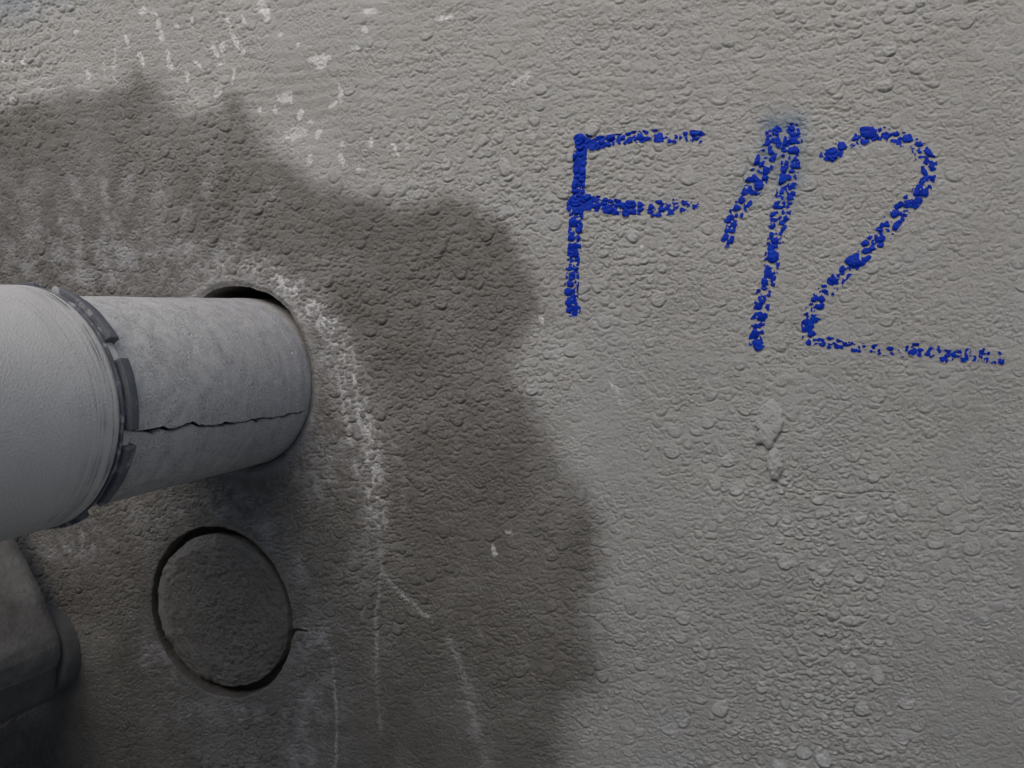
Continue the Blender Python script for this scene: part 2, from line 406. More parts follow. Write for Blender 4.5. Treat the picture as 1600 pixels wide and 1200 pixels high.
# ---- what lies on the paint: damp stain with shade painted in, lime, white efflorescence and splashes, blue spray mist
wob_u = PU+14*fbm(GX+1, GZ+5, 0.030, 4, 80, 0.65); wob_v = PV+14*fbm(GX+6, GZ+9, 0.030, 4, 90, 0.65)
stain = [(-400, 190), (-60, 175), (0, 168), (60, 150), (110, 135), (150, 152), (185, 140), (212, 116), (245, 122), (262, 152), (300, 178), (328, 176), (345, 150),
         (366, 146), (388, 168), (415, 205), (440, 238), (480, 264), (520, 282), (570, 296), (610, 320), (640, 331), (665, 314), (700, 307),
         (740, 308), (772, 325), (800, 350), (820, 385), (832, 430), (842, 460), (846, 490), (834, 522), (812, 555), (802, 580), (824, 610),
         (832, 640), (846, 665), (864, 690), (872, 715), (896, 735), (916, 752), (926, 790), (940, 830), (944, 880), (930, 930), (930, 980),
         (942, 1020), (948, 1050), (938, 1078), (918, 1100), (900, 1125), (890, 1160), (886, 1200), (880, 1500), (-400, 1500)]
ins = inpoly(wob_u, wob_v, stain); dd, _ = polydist(wob_u, wob_v, stain)
sd_ = np.where(ins, dd, -dd)
soft = 1+1.1*sstep(800, 1050, PV)*sstep(700, 850, PU)
wet = sstep(-20*soft, 24*soft, sd_+10*fbm(GX, GZ, 0.012, 4, 83, 0.65)+16*fbm(GX+3, GZ, 0.004, 4, 82, 0.7))
wet = wet*(1-0.10*sstep(-0.2, 0.5, fbm(GX+8, GZ+1, 0.02, 4, 85)))*(1-0.22*sstep(0.1, 0.6, fbm(GX+4, GZ+4, 0.06, 4, 84)))

def blobs(lst, noise_seed):
    m = np.zeros_like(GX)
    for (u, v, ru, rv, rot, st) in lst:
        c, s = math.cos(math.radians(rot)), math.sin(math.radians(rot))
        du = (wob_u-u)*c+(wob_v-v)*s; dv = -(wob_u-u)*s+(wob_v-v)*c
        m = np.maximum(m, st*np.exp(-((du/ru)**2+(dv/rv)**2)))
    return m
painted_shade = blobs([(-30, 400, 60, 90, 0, 1), (20, 1150, 180, 160, 0, 1), (190, 990, 90, 120, 0, .7), (350, 800, 160, 40, -10, .6), (640, 1160, 90, 160, 0, .35), (150, 910, 110, 90, 0, .9)], 9)  # shade under the pipe and along the left, painted as darker patches
wet = wet*(0.86+0.14*np.clip(painted_shade*(1+0.8*fbm(GX+3, GZ+8, 0.02, 4, 181)), 0, 1))  # the painted shade deepens the damp colour
lime = blobs([(20, 320, 60, 60, 0, .5), (120, 300, 10, 50, -25, .8), (165, 290, 9, 40, -12, .8), (250, 320, 10, 55, 6, .7), (290, 350, 10, 50, 14, .8), (410, 330, 9, 40, 35, .6), (230, 360, 10, 50, -4, .8),
              (120, 420, 120, 30, 20, .8), (40, 410, 60, 14, 35, .8), (180, 395, 190, 45, 12, .85), (330, 400, 110, 34, 5, .9), (60, 340, 70, 40, 20, .45), (430, 450, 40, 30, 40, .9), (505, 560, 30, 90, -15, .85),
              (520, 690, 38, 90, -8, .75), (495, 740, 60, 60, 0, .7), (205, 285, 12, 50, 0, .8), (185, 340, 60, 14, 35, .7), (328, 290, 12, 40, 5, .6), (90, 370, 60, 16, 40, .7),
              (365, 360, 12, 40, 30, .6), (150, 250, 30, 60, 0, .35), (115, 850, 50, 40, 0, .7), (330, 790, 120, 26, -10, .6), (220, 830, 60, 50, 0, .2),
              (415, 830, 45, 40, 20, .5), (490, 1000, 45, 40, 0, .75), (480, 1120, 60, 110, 0, .6), (350, 1108, 90, 18, 0, .7), (250, 1040, 25, 60, -30, .55),
              (470, 900, 30, 60, 0, .45), (560, 860, 25, 90, 0, .3), (545, 640, 50, 120, -14, .35), (740, 1120, 16, 90, -20, .4)], 3)
valley = np.clip(1-HB/0.00030, 0, 1)
lime = np.clip(lime*(0.70+2.0*fbm(GX+2, GZ+7, 0.008, 4, 86, 0.75))*(0.75+0.4*valley), 0, 1)
lime = np.maximum(lime, 0.75*rim_p)
valley = np.clip(1-HB/0.00030, 0, 1)                      # lime gathers between the drops
white = np.zeros_like(GX)
def line_white(pts, hw, st, lattice=1.0, seed=0):
    """pts: (u, v, strength)"""
    global white
    p = np.array(pts, float); d, pos = polydist(wob_u*0.55+PU*0.45, wob_v*0.55+PV*0.45, p[:, :2])
    stv = np.interp(pos.ravel(), np.arange(len(p)), p[:, 2]).reshape(pos.shape)*st
    m = np.exp(-(d/hw)**2)*stv
    m = m*np.clip(0.80+2.2*fbm(GX+4+seed, GZ+3, 0.0026, 5, 87, 0.75), 0, 1.15)
    m = m*((1-lattice)+lattice*(0.22+0.78*np.clip(valley*1.5-0.2, 0, 1)))*(0.55+0.7*np.clip(0.5+fbm(GX+seed, GZ, 0.006, 3, 88), 0, 1))
    white = np.maximum(white, m)
line_white([(330, 432, .35), (362, 417, .6), (402, 413, .8), (442, 435, .95), (472, 468, .95), (506, 502, .95), (532, 548, .9), (546, 600, .85), (560, 650, .9),
            (578, 700, 1), (582, 750, .8), (586, 800, .6), (590, 850, .4)], 20, 1.1, 0.97)
line_white([(318, 440, .5), (345, 424, .7), (380, 417, .8), (415, 420, .8)], 7, 0.55, 0.3)
line_white([(425, 425, .9), (462, 447, .9), (500, 482, .9), (540, 525, .6)], 8, 0.65, 0.6)
line_white([(500, 512, .6), (522, 565, .7), (532, 620, .8), (540, 660, .7), (556, 720, .6), (572, 775, .7)], 4.5, 0.9, 0.25)
line_white([(566, 650, .5), (590, 690, .9), (594, 735, .7), (586, 790, .6), (592, 870, .7)], 5, 0.8, 0.35)
for pts, hw, st in (([(593, 860, .8), (594, 896, .9), (640, 940, .9), (674, 970, .7)], 3.4, .75), ([(592, 896, .8), (588, 960, .7), (588, 1010, .9), (590, 1060, .3), (592, 1140, .4)], 3.0, .75),
                    ([(572, 930, .5), (566, 965, .5)], 2.6, .6), ([(696, 985, .6), (716, 1040, .7), (732, 1090, .5), (760, 1195, .6)], 6.5, .5),
                    ([(474, 985, .8), (505, 990, .7), (519, 1015, .8), (523, 1060, .7), (527, 1120, 1), (524, 1200, .8)], 2.6, .8),
                    ([(612, 690, .4), (628, 740, .5), (632, 800, .4)], 6, .5), ([(740, 960, .5), (755, 1000, .5)], 3, .4), ([(812, 1010, .5), (836, 1060, .4)], 3, .4),
                    ([(600, 1105, .4), (592, 1150, .6)], 3, .6), ([(958, 590, .7), (966, 615, .9), (970, 640, .6)], 3.2, .7), ([(1140, 640, .4), (1165, 665, .5), (1190, 690, .4)], 3, .5),
                    ([(180, 70, .7), (176, 110, .8), (180, 145, .6)], 4, .8), ([(160, 96, .7), (168, 130, .7)], 3, .8), ([(200, 55, .6), (197, 78, .5)], 3, .6),
                    ([(1510, 1095, .6), (1545, 1125, .5)], 4, .4), ([(900, 720, .6), (910, 760, .5)], 5, .4), ([(968, 352, .6), (1000, 372, .7)], 5, .45), ([(1080, 372, .6), (1100, 380, .6)], 5, .5)):
    line_white(pts, hw*0.85, st*0.9, 0.45, 3.0)
splash = [(222, 15, 5, 7), (240, 20, 4, 7), (247, 36, 4, 7), (251, 57, 5, 8), (219, 86, 4, 9), (264, 94, 4, 12), (308, 100, 3, 8), (292, 122, 4, 8), (335, 80, 3, 11), (345, 99, 4, 7),
          (348, 71, 4, 7), (355, 32, 4, 8), (412, 16, 9, 13), (381, 32, 3, 6), (368, 64, 5, 14), (198, 64, 2, 10), (500, 97, 16, 8), (580, 18, 9, 4), (556, 75, 8, 3.5), (570, 48, 5, 4),
          (466, 70, 4, 4), (444, 154, 9, 9), (532, 148, 4, 10), (522, 162, 7, 5), (460, 210, 15, 9), (484, 250, 4, 7), (498, 208, 4, 8), (536, 228, 6, 7), (534, 248, 5, 9), (562, 265, 11, 6),
          (616, 230, 3, 9), (636, 227, 6, 4), (364, 120, 3, 10), (340, 144, 6, 8), (138, 118, 5, 7), (580, 222, 3, 6), (486, 190, 5, 6), (438, 55, 4, 4), (300, 30, 3, 4), (275, 40, 3, 5),
          (772, 863, 4, 9), (798, 834, 7, 4), (846, 497, 3, 6), (812, 125, 21, 5), (700, 28, 16, 3), (345, 18, 4, 4), (118, 50, 4, 4), (40, 98, 4, 6), (8, 96, 5, 5), (24, 155, 7, 5),
          (1002, 385, 4, 4), (955, 600, 2.5, 6), (470, 180, 5, 8), (430, 170, 4, 6), (405, 170, 5, 9)]
rs_ = np.random.default_rng(3)
for (u, v, ru, rv) in splash:
    a_ = rs_.normal(-0.15, 0.35); ca, sa = math.cos(a_), math.sin(a_); k_ = 1.25 if rv > ru*1.2 else 1.0
    d = np.hypot(((PU-u)*ca+(PV-v)*sa)/(ru*0.95), (-(PU-u)*sa+(PV-v)*ca)/(rv*k_))+1.3*fbm(GX, GZ, 0.0045, 4, 95, 0.65)
    white = np.maximum(white, sstep(1.1, 0.85, d)*(0.85+0.4*fbm(GX, GZ, 0.002, 2, 96)))
# thin chalk haze over the left of the dry zone
haze_ = blobs([(60, 130, 90, 40, 0, .35), (300, 150, 60, 30, 0, .35), (480, 240, 80, 40, 30, .35), (600, 300, 70, 18, 12, .35), (640, 290, 60, 20, 0, .2), (860, 560, 60, 60, 0, .3), (905, 690, 40, 50, 0, .25)], 4)
white = np.maximum(white, haze_*(0.5+0.9*fbm(GX, GZ, 0.01, 4, 99)))
tops = np.clip(HB/0.00058, 0, 1)**2*(1-wet)*(0.26+0.30*sstep(CZ-0.02, CZ-0.12, GZ))*np.clip(0.6+0.9*fbm(GX+9, GZ+9, 0.07, 3, 101), 0, 1)
white = np.clip(np.maximum(white, tops), 0, 1)
mist = np.zeros_like(GX)
for pts, hw, st in (([(1205, 195), (1245, 190)], 17, .8), ([(1240, 200), (1236, 250), (1230, 300)], 24, .62), ([(1210, 205), (1190, 265), (1172, 300)], 20, .6), ([(1225, 215), (1215, 270)], 16, .6),
                    ([(-60, -45), (20, -18)], 45, .6), ([(30, -5), (95, -5)], 20, .25), ([(1460, 550), (1555, 562)], 9, .25), ([(1285, 240), (1300, 246)], 9, .3)):
    d, _ = polydist(PU, PV, pts); mist = np.maximum(mist, st*np.exp(-(d/hw)**2))
mist = np.clip(mist*(0.85+0.5*fbm(GX, GZ, 0.006, 3, 97)), 0, 1)
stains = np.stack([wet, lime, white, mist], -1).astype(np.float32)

# ---- mesh: cut the pipe hole and the drilled ring out of the sheet
YW = -HW
idx = np.arange(NCx*NR).reshape(NCx, NR)
VXX, VZZ = GX.copy(), GZ.copy()
cut = np.zeros((NCx-1, NR-1), bool)
lips_v, lips_q, lips_s = [], [], []
nverts = NCx*NR
for (cx, cz, rf, dist, depth) in ((AX, AZ, hole_r, pipe_d, 0.16), (KX, KZ, kerf_r, kd, 0.018)):
    th = np.arctan2(GZ-cz, GX-cx); R = rf(th)
    inside = dist < R
    c_ = inside[:-1, :-1] & inside[1:, :-1] & inside[:-1, 1:] & inside[1:, 1:]
    cut |= c_
    near = np.zeros_like(inside)                          # inside vertices still used by kept faces -> onto the circle
    keep = ~c_
    for a in (np.s_[:-1, :-1], np.s_[1:, :-1], np.s_[:-1, 1:], np.s_[1:, 1:]): near[a] |= keep
    sel = near & inside
    VXX[sel] = (cx+R*np.cos(th))[sel]; VZZ[sel] = (cz+R*np.sin(th))[sel]
    # the bore's own wall: a clean ring from just under the skin to the bottom
    nt_ = 900; ta = np.linspace(-math.pi, math.pi, nt_, endpoint=False); Rt = rf(ta)
    fi = np.interp(cx+(Rt+0.0004)*np.cos(ta), cols, np.arange(NCx)); a_, b_ = bounds(cx+(Rt+0.0004)*np.cos(ta))
    fj = np.clip((cz+(Rt+0.0004)*np.sin(ta)-a_)/(b_-a_)*(NR-1), 0, NR-1.001)
    ya = YW[np.clip(np.round(fi).astype(int), 0, NCx-1), np.round(fj).astype(int)]
    ya = (ya+np.roll(ya, 1)+np.roll(ya, -1))/3
    levels = [(0.0002, 0.0003), (-0.0001, 0.0012)]+[(0.0002*k, y) for k, y in ((0, 0.003), (-1, 0.006), (0, depth*0.6+0.003), (0, depth))]
    for k, (dr, y) in enumerate(levels):
        rr_ = Rt+dr+0.00025*fbm(ta*R1*1.0+5, np.full(nt_, y*3.0), 0.006, 3, 62)*(k > 1)
        yy_ = ya+y if k < 3 else np.full(nt_, y)
        lips_v.append(np.stack([cx+rr_*np.cos(ta), yy_, cz+rr_*np.sin(ta)], 1))
        st_ = np.zeros((nt_, 4)); st_[:, 0] = 1; lips_s.append(st_)
    lips_q.append(gridquads(len(levels), nt_, True)[:, ::-1]+nverts); nverts += len(levels)*nt_
quads = np.stack([idx[:-1, :-1], idx[1:, :-1], idx[1:, 1:], idx[:-1, 1:]], -1)[~cut]
V = np.stack([VXX, YW, VZZ], -1).reshape(-1, 3)
# the wall goes on beyond the detailed sheet: a coarse border, top, ends and back
b_loop = np.concatenate([idx[:, 0], idx[-1, 1:], idx[-2::-1, -1], idx[0, -2:0:-1]])
bv = V[b_loop]; nb_ = len(b_loop)
rings = []; ctr = np.array([-0.28, 0, CZ-0.03])
W0, W1, ZT = -1.6, 1.2, 1.15
def on_box(p, k):
    d = p-ctr; out = []
    tx = np.where(d[:, 0] > 0, (W1-ctr[0])/np.maximum(d[:, 0], 1e-6), (W0-ctr[0])/np.minimum(d[:, 0], -1e-6))
    tz = np.where(d[:, 2] > 0, (ZT-ctr[2])/np.maximum(d[:, 2], 1e-6), (-0.15-ctr[2])/np.minimum(d[:, 2], -1e-6))
    t = np.minimum(tx, tz); q = ctr+d*t[:, None]; q = p+(q-p)*k
    q[:, 1] = -(0.0018*fbm(q[:, 0]+11, q[:, 2]+4, 0.16, 3, 50)+0.0004*fbm(q[:, 0]+1, q[:, 2]+2, 0.022, 4, 55)+0.0003)
    return q
prev = b_loop; allq = [quads]+lips_q; allv = [V]+lips_v; alls = [stains.reshape(-1, 4)]+lips_s
for k in (0.03, 0.1, 0.25, 0.5, 1.0, 'back'):
    if k == 'back':
        q = allv[-1].copy(); q[:, 1] = 0.24
    else:
        q = on_box(bv, k)
    new = nverts+np.arange(nb_); nverts += nb_
    allq.append(np.stack([prev, np.roll(prev, -1), np.roll(new, -1), new], 1)[:, ::-1]); allv.append(q)
    ss = stains.reshape(-1, 4)[b_loop].copy(); alls.append(ss); prev = new
allv.append(np.array([[ctr[0], 0.24, ctr[2]]])); cidx = nverts; nverts += 1; alls.append(np.zeros((1, 4)))
tris = np.stack([prev, np.roll(prev, -1), np.full(nb_, cidx)], 1)[:, ::-1]
wallmat = wall_material()
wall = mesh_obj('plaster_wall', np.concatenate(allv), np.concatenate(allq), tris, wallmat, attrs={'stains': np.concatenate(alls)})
tag(wall, 'blistered grey plaster wall with a large dark damp stain and blue painted writing', 'wall')

# ---- sampling the finished relief
def fidx(x, z):
    fi = np.interp(x, cols, np.arange(NCx)); a, b = bounds(x); fj = np.clip((z-a)/(b-a)*(NR-1), 0, NR-1.001)
    return np.clip(fi, 0, NCx-1.001), fj
def sample(A, x, z):
    fi, fj = fidx(x, z); i = fi.astype(int); j = fj.astype(int); a = fi-i; b = fj-j
    return (A[i, j]*(1-a)+A[i+1, j]*a)*(1-b)+(A[i, j+1]*(1-a)+A[i+1, j+1]*a)*b

# ------------------------------------------------------------------ the painted characters
bluemat = blue_material()
def character(name, label, strokes, cell=0.00021):
    P = np.concatenate([np.array(s)[:, :2] for s in strokes]); Wp = px2wall(P)
    x0, z0 = Wp.min(0)-0.008; x1, z1 = Wp.max(0)+0.008
    xs = np.arange(x0, x1, cell); zs = np.arange(z0, z1, cell)
    X, Zg = np.meshgrid(xs, zs, indexing='ij')
    u, v = wall2px(X, Zg)
    u = u+1.6*fbm(X, Zg, 0.004, 3, 110); v = v+1.6*fbm(X, Zg, 0.004, 3, 120)
    hb = sample(HB, X, Zg)/0.00055
    def box(A, r):
        for ax in (0, 1):
            P_ = np.concatenate([np.repeat(A.take([0], ax), r+1, ax), A, np.repeat(A.take([-1], ax), r, ax)], ax)
            cs = np.cumsum(P_, ax); m = A.shape[ax]
            A = (cs.take(np.arange(2*r+1, 2*r+1+m), ax)-cs.take(np.arange(0, m), ax))/(2*r+1)
        return A
    hb = hb-0.75*box(hb, 7)+0.15*fbm(X+2, Zg, 0.0015, 2, 140)
    near = polydist(u, v, np.concatenate([np.array(s)[:, :2] for s in strokes]))[0] < 25
    srt = np.sort(hb[near][::7]); rank = np.searchsorted(srt, hb)/len(srt)
    val = np.full(X.shape, -1.0)
    for s in strokes:
        s = np.array(s, float)
        d, pos = polydist(u, v, s[:, :2])
        k = np.arange(len(s)); hw = np.interp(pos.ravel(), k, s[:, 2]).reshape(d.shape); pr = np.interp(pos.ravel(), k, s[:, 3]).reshape(d.shape)
        e = d/hw                                           # 0 in the middle, 1 at the edge
        fall = np.where(e < 0.6, 0, (e-0.6)*1.6)
        m = pr+0.09-(1-rank)-0.34*fbm(X, Zg, 0.0011, 4, 130, 0.7)-0.45*fall-np.where(e > 1.05, 4*(e-1.05), 0)
        val = np.maximum(val, m)
    yy = -sample(HW, X, Zg)-0.00013-0.00010*np.clip(val, 0, 1)
    nz = len(zs); vid = np.arange(X.size).reshape(X.shape)
    a = vid[:-1, :-1].ravel(); b = vid[1:, :-1].ravel(); c = vid[1:, 1:].ravel(); d_ = vid[:-1, 1:].ravel()
    T = np.concatenate([np.stack([a, b, c], 1), np.stack([a, c, d_], 1)])
    pos3 = np.stack([X, yy, Zg], -1).reshape(-1, 3); vv = val.ravel()
    inn = vv[T] > 0; cnt = inn.sum(1)
    tri_full = T[cnt == 3]; newp = []; tri_new = []; qd = []; base_n = len(pos3)
    def cutpt(p, q):
        t = (vv[p]/(vv[p]-vv[q]))[:, None]; return pos3[p]*(1-t)+pos3[q]*t
    one = T[cnt == 1]; io = inn[cnt == 1].argmax(1); r = np.arange(len(one))
    A = one[r, io]; B = one[r, (io+1) % 3]; Cc = one[r, (io+2) % 3]
    newp += [cutpt(A, B), cutpt(A, Cc)]
    n1 = len(A); tri_new.append(np.stack([A, base_n+np.arange(n1), base_n+n1+np.arange(n1)], 1)); base_n += 2*n1
    two = T[cnt == 2]; io = (~inn[cnt == 2]).argmax(1); r = np.arange(len(two))
    A = two[r, io]; B = two[r, (io+1) % 3]; Cc = two[r, (io+2) % 3]     # A is outside
    newp += [cutpt(B, A), cutpt(Cc, A)]; n2 = len(A)
    qd = np.stack([B, Cc, base_n+n2+np.arange(n2), base_n+np.arange(n2)], 1)
    allp = np.concatenate([pos3]+newp); tri = np.concatenate([tri_full]+tri_new)
    used = np.unique(np.concatenate([tri.ravel(), qd.ravel()])); remap = np.zeros(len(allp), int); remap[used] = np.arange(len(used))
    o = mesh_obj(name, allp[used], remap[qd], remap[tri], bluemat, wall)
    o['label'] = label
    return o
character('painted_letter', 'blue dry-brushed capital letter F', [
    [(908, 220, 10, 1.1), (906, 250, 9.5, 1.0), (904, 290, 9, .95), (902, 312, 9, .85), (901, 321, 9, 1.0), (900, 342, 10, .68), (898, 370, 10, .72), (896, 400, 10, .70), (895, 430, 10, .66), (893, 452, 10, .66), (893, 468, 10.5, .76), (897, 486, 10, .80)],
    [(907, 219, 9.5, 1.05), (925, 224, 9.5, .95), (942, 222, 9.5, .88), (962, 219, 9, .72), (985, 216, 9, .60), (1002, 213, 9.5, .72), (1012, 212, 8, .40), (1026, 212, 9, .60), (1040, 215, 8, .40), (1052, 216, 8, .35), (1062, 215, 9, .50), (1082, 213, 9.5, .58), (1093, 214, 9, .62)],
    [(900, 319, 14, 1.0), (915, 316, 11.5, .95), (930, 318, 11, .88), (960, 323, 11.5, .74), (996, 327, 12, .66), (1005, 328, 10, .42), (1020, 326, 12, .60), (1056, 323, 11.5, .54), (1072, 321, 10, .44), (1086, 319, 9, .42)]])
character('painted_digit', 'blue dry-brushed digit 1 with a faint spray halo', [
    [(1210, 208, 12, .74), (1206, 228, 12, .60), (1196, 250, 14, .56), (1187, 275, 14, .57), (1174, 296, 14, .54), (1160, 318, 11, .48), (1148, 338, 11, .48), (1138, 356, 11, .52), (1136, 376, 10, .46)],
    [(1240, 206, 13, .80), (1236, 232, 14, .68), (1235, 255, 14, .60), (1232, 282, 13, .57), (1226, 312, 14, .62), (1216, 345, 14, .56), (1212, 372, 13, .50), (1208, 398, 12, .54), (1202, 428, 12, .54), (1195, 456, 12, .54), (1190, 480, 12, .50), (1184, 508, 12, .60), (1183, 535, 12, .64)]])
character('painted_digit', 'blue dry-brushed digit 2 with a broken bottom bar', [
    [(1287, 243, 9, .58), (1298, 244, 10, .58), (1314, 231, 10, .52), (1335, 225, 10, .46), (1352, 211, 12, .62), (1380, 210, 11, .60), (1407, 217, 11, .50), (1432, 225, 11, .48), (1441, 240, 13, .60), (1452, 256, 12, .56), (1450, 272, 12, .56), (1446, 286, 12, .54), (1434, 308, 12, .54), (1417, 321, 13, .56), (1400, 338, 13, .52), (1384, 362, 13, .52), (1364, 380, 13, .54), (1349, 396, 13, .60), (1328, 416, 11, .54), (1302, 444, 11, .52), (1282, 466, 12, .50), (1271, 486, 12, .48), (1266, 508, 13, .52), (1265, 528, 11, .46)],
    [(1272, 534, 8, .44), (1298, 537, 10, .60), (1316, 541, 9, .36), (1331, 543, 9, .46), (1348, 544, 8, .36), (1369, 546, 9, .50), (1388, 548, 8, .40), (1406, 550, 8, .34), (1428, 546, 10, .52), (1456, 550, 11, .54), (1481, 557, 10, .52), (1506, 554, 11, .42), (1537, 554, 11, .50), (1558, 560, 11, .48)]])

# ------------------------------------------------------------------ two thick lumps of plaster on the wall
def lump(outline, height, seed):
    o_ = px2wall(outline); c = o_.mean(0); ang = np.arctan2(o_[:, 1]-c[1], o_[:, 0]-c[0]); rr = np.hypot(*(o_-c).T)
    k = np.argsort(ang); ang, rr = ang[k], rr[k]
    na, nr = 64, 14
    th = np.linspace(-math.pi, math.pi, na, endpoint=False)
    R = np.interp(th, np.r_[ang-2*math.pi, ang, ang+2*math.pi], np.r_[rr, rr, rr])*(1+0.12*fbm(np.cos(th)*2+seed, np.sin(th)*2, 0.4, 3, 150))
    t = np.r_[1.02, 1.0, np.linspace(0.96, 0.03, nr-2)]
    T, A = np.meshgrid(t, th, indexing='ij'); X = c[0]+T*R[None]*np.cos(A); Zg = c[1]+T*R[None]*np.sin(A)
    prof = np.clip(1-T**2, 0, 1)**0.33*(0.75-0.3*np.sin(A)*T)
    Y = -sample(HW, X, Zg)*0.5-sample(base, X, Zg)*0.5-height*prof-0.0012*fbm(X, Zg, 0.006, 5, 152+seed, 0.65)*np.clip(prof*2, 0, 1)
    Y[0] = 0.003
    v = np.stack([X, Y, Zg], -1).reshape(-1, 3); q = gridquads(nr, na, True)
    v = np.concatenate([v, [v[-na:].mean(0)]]); last = (nr-1)*na+np.arange(na)
    st = np.zeros((len(v), 4)); st[:, 2] = 0.10
    mesh_obj('plaster_lump', v, q[:, ::-1], np.stack([last, np.full(na, len(v)-1), np.roll(last, -1)], 1), wallmat, wall, attrs={'stains': st})
lump([(1207, 622), (1217, 632), (1223, 652), (1217, 675), (1209, 688), (1206, 698), (1199, 702), (1192, 694), (1180, 693), (1181, 682), (1186, 672), (1181, 654), (1188, 636), (1198, 626)], 0.0030, 1)
lump([(1210, 698), (1217, 706), (1222, 722), (1221, 738), (1216, 749), (1207, 748), (1203, 736), (1199, 720), (1201, 706)], 0.0032, 2)

# ------------------------------------------------------------------ drilled core
core = empty('drilled_core', (KX, 0, KZ))
CXo, CZo, CR = -0.0030*S, -0.0008*S, KR*0.895
th = np.linspace(0, 2*math.pi, 220, endpoint=False); rad = np.r_[np.linspace(0.004, 0.97, 80), 0.99, 1.0, 1.0]
Rk = CR*(1+0.012*fbm(np.cos(th)*3+2, np.sin(th)*3+2, 0.3, 4, 170)-0.02*np.exp(-((th-2.3)/0.25)**2))
T, A = np.meshgrid(rad, th, indexing='ij')
X = CXo+T*Rk[None]*np.cos(A); Zg = CZo+T*Rk[None]*np.sin(A)
hw = sample(HW, X+KX, Zg+KZ)
hw = 0.8*sample(base, X+KX, Zg+KZ)+3.4*sample(H1+1.5*G1, X+KX, Zg+KZ)+0.0012*fbm(X, Zg*0.6, 0.010, 4, 172)+0.0012*fbm(X*1.5, Zg*0.7, 0.0055, 4, 173, 0.6)-0.0016*np.clip(fbm(X*1.6+5, Zg*0.8, 0.006, 3, 174)-0.3, 0, 1)
Y = -hw+0.0030+X*0.045-Zg*0.02
Y = Y+0.0010*sstep(0.9, 1.0, T)-0.0016*sstep(0.0, 0.3, fbm(X+2, Zg+1, 0.03, 4, 175)+0.3*np.sin(A-2.4))*sstep(0.55, 0.9, T)*0
Y[-1] = 0.018
q = gridquads(len(rad), len(th), True)
st = np.zeros((X.size, 4)); st[:, 0] = 0.84; st[:, 1] = np.clip(0.10*sstep(0.1, 0.7, fbm(X, Zg, 0.03, 4, 177))+0.3*sstep(0.80, 0.95, T)*(np.cos(A-2.6) > 0.55), 0, 1).ravel()
mesh_obj('core_face', np.stack([X, Y, Zg], -1), q[:, ::-1], mat=wallmat, parent=core, attrs={'stains': st})
# bottom of the drilled slot
t2 = np.linspace(0, 2*math.pi, 96, endpoint=False)
rr = np.array([CR*0.8, KR*1.03]); T, A = np.meshgrid(rr, t2, indexing='ij')
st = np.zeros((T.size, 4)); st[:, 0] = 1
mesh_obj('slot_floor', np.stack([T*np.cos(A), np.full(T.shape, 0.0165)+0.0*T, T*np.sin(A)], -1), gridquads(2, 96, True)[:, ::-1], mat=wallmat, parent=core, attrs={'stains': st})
# slurry and crumbs lodged low on the left in the slot
n = 40; aa = np.linspace(3.35, 4.55, n); T, A = np.meshgrid(np.linspace(0.885, 1.005, 6), aa, indexing='ij')
fade = np.clip(np.minimum(aa-3.35, 4.55-aa)/0.22, 0, 1)[None]
Y = 0.0145-0.0075*fade*(0.9+0.5*fbm(T*3, A, 0.06, 5, 178, 0.7))
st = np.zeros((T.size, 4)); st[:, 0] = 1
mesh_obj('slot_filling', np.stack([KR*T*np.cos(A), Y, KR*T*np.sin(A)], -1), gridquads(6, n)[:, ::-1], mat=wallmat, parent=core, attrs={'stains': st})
tag(core, 'round core left inside a ring drilled into the wall below the pipe', 'drilled core')

# ------------------------------------------------------------------ pipe
def cyl_px(px, r):
    """photo pixel -> (y, angle) where its ray first meets the cylinder of radius r about the pipe axis"""
    out = []
    for (u, v) in px:
        d = np.array([(u-800)/F_PX, -(v-600)/F_PX, -1.0]); D = np.array([d @ Xc, d @ nv, d @ Zc])
        o = np.array([0-AX, -S, CZ-AZ]); a = D[0]**2+D[2]**2; b = 2*(o[0]*D[0]+o[2]*D[2]); c = o[0]**2+o[2]**2-r*r
        disc = max(b*b-4*a*c, 0); t = (-b-math.sqrt(disc))/(2*a); p = o+D*t
        out.append((p[1], math.atan2(p[2], p[0])))
    return np.array(out)
pipe = empty('drain_pipe', (AX, 0, AZ))
tag(pipe, 'dusty grey drain pipe with wider socket and long crack jutting from the wall', 'pipe')
crack = cyl_px([(202, 674), (218, 674), (232, 675), (244, 672), (254, 668), (259, 671), (264, 673), (272, 672), (280, 670), (290, 665), (300, 661.5), (306, 663), (311, 667), (330, 666.5), (360, 662), (378, 660), (400, 656),
                (420, 654), (440, 651), (456, 647), (470, 644)], R1)
crack = crack[np.argsort(crack[:, 0])]
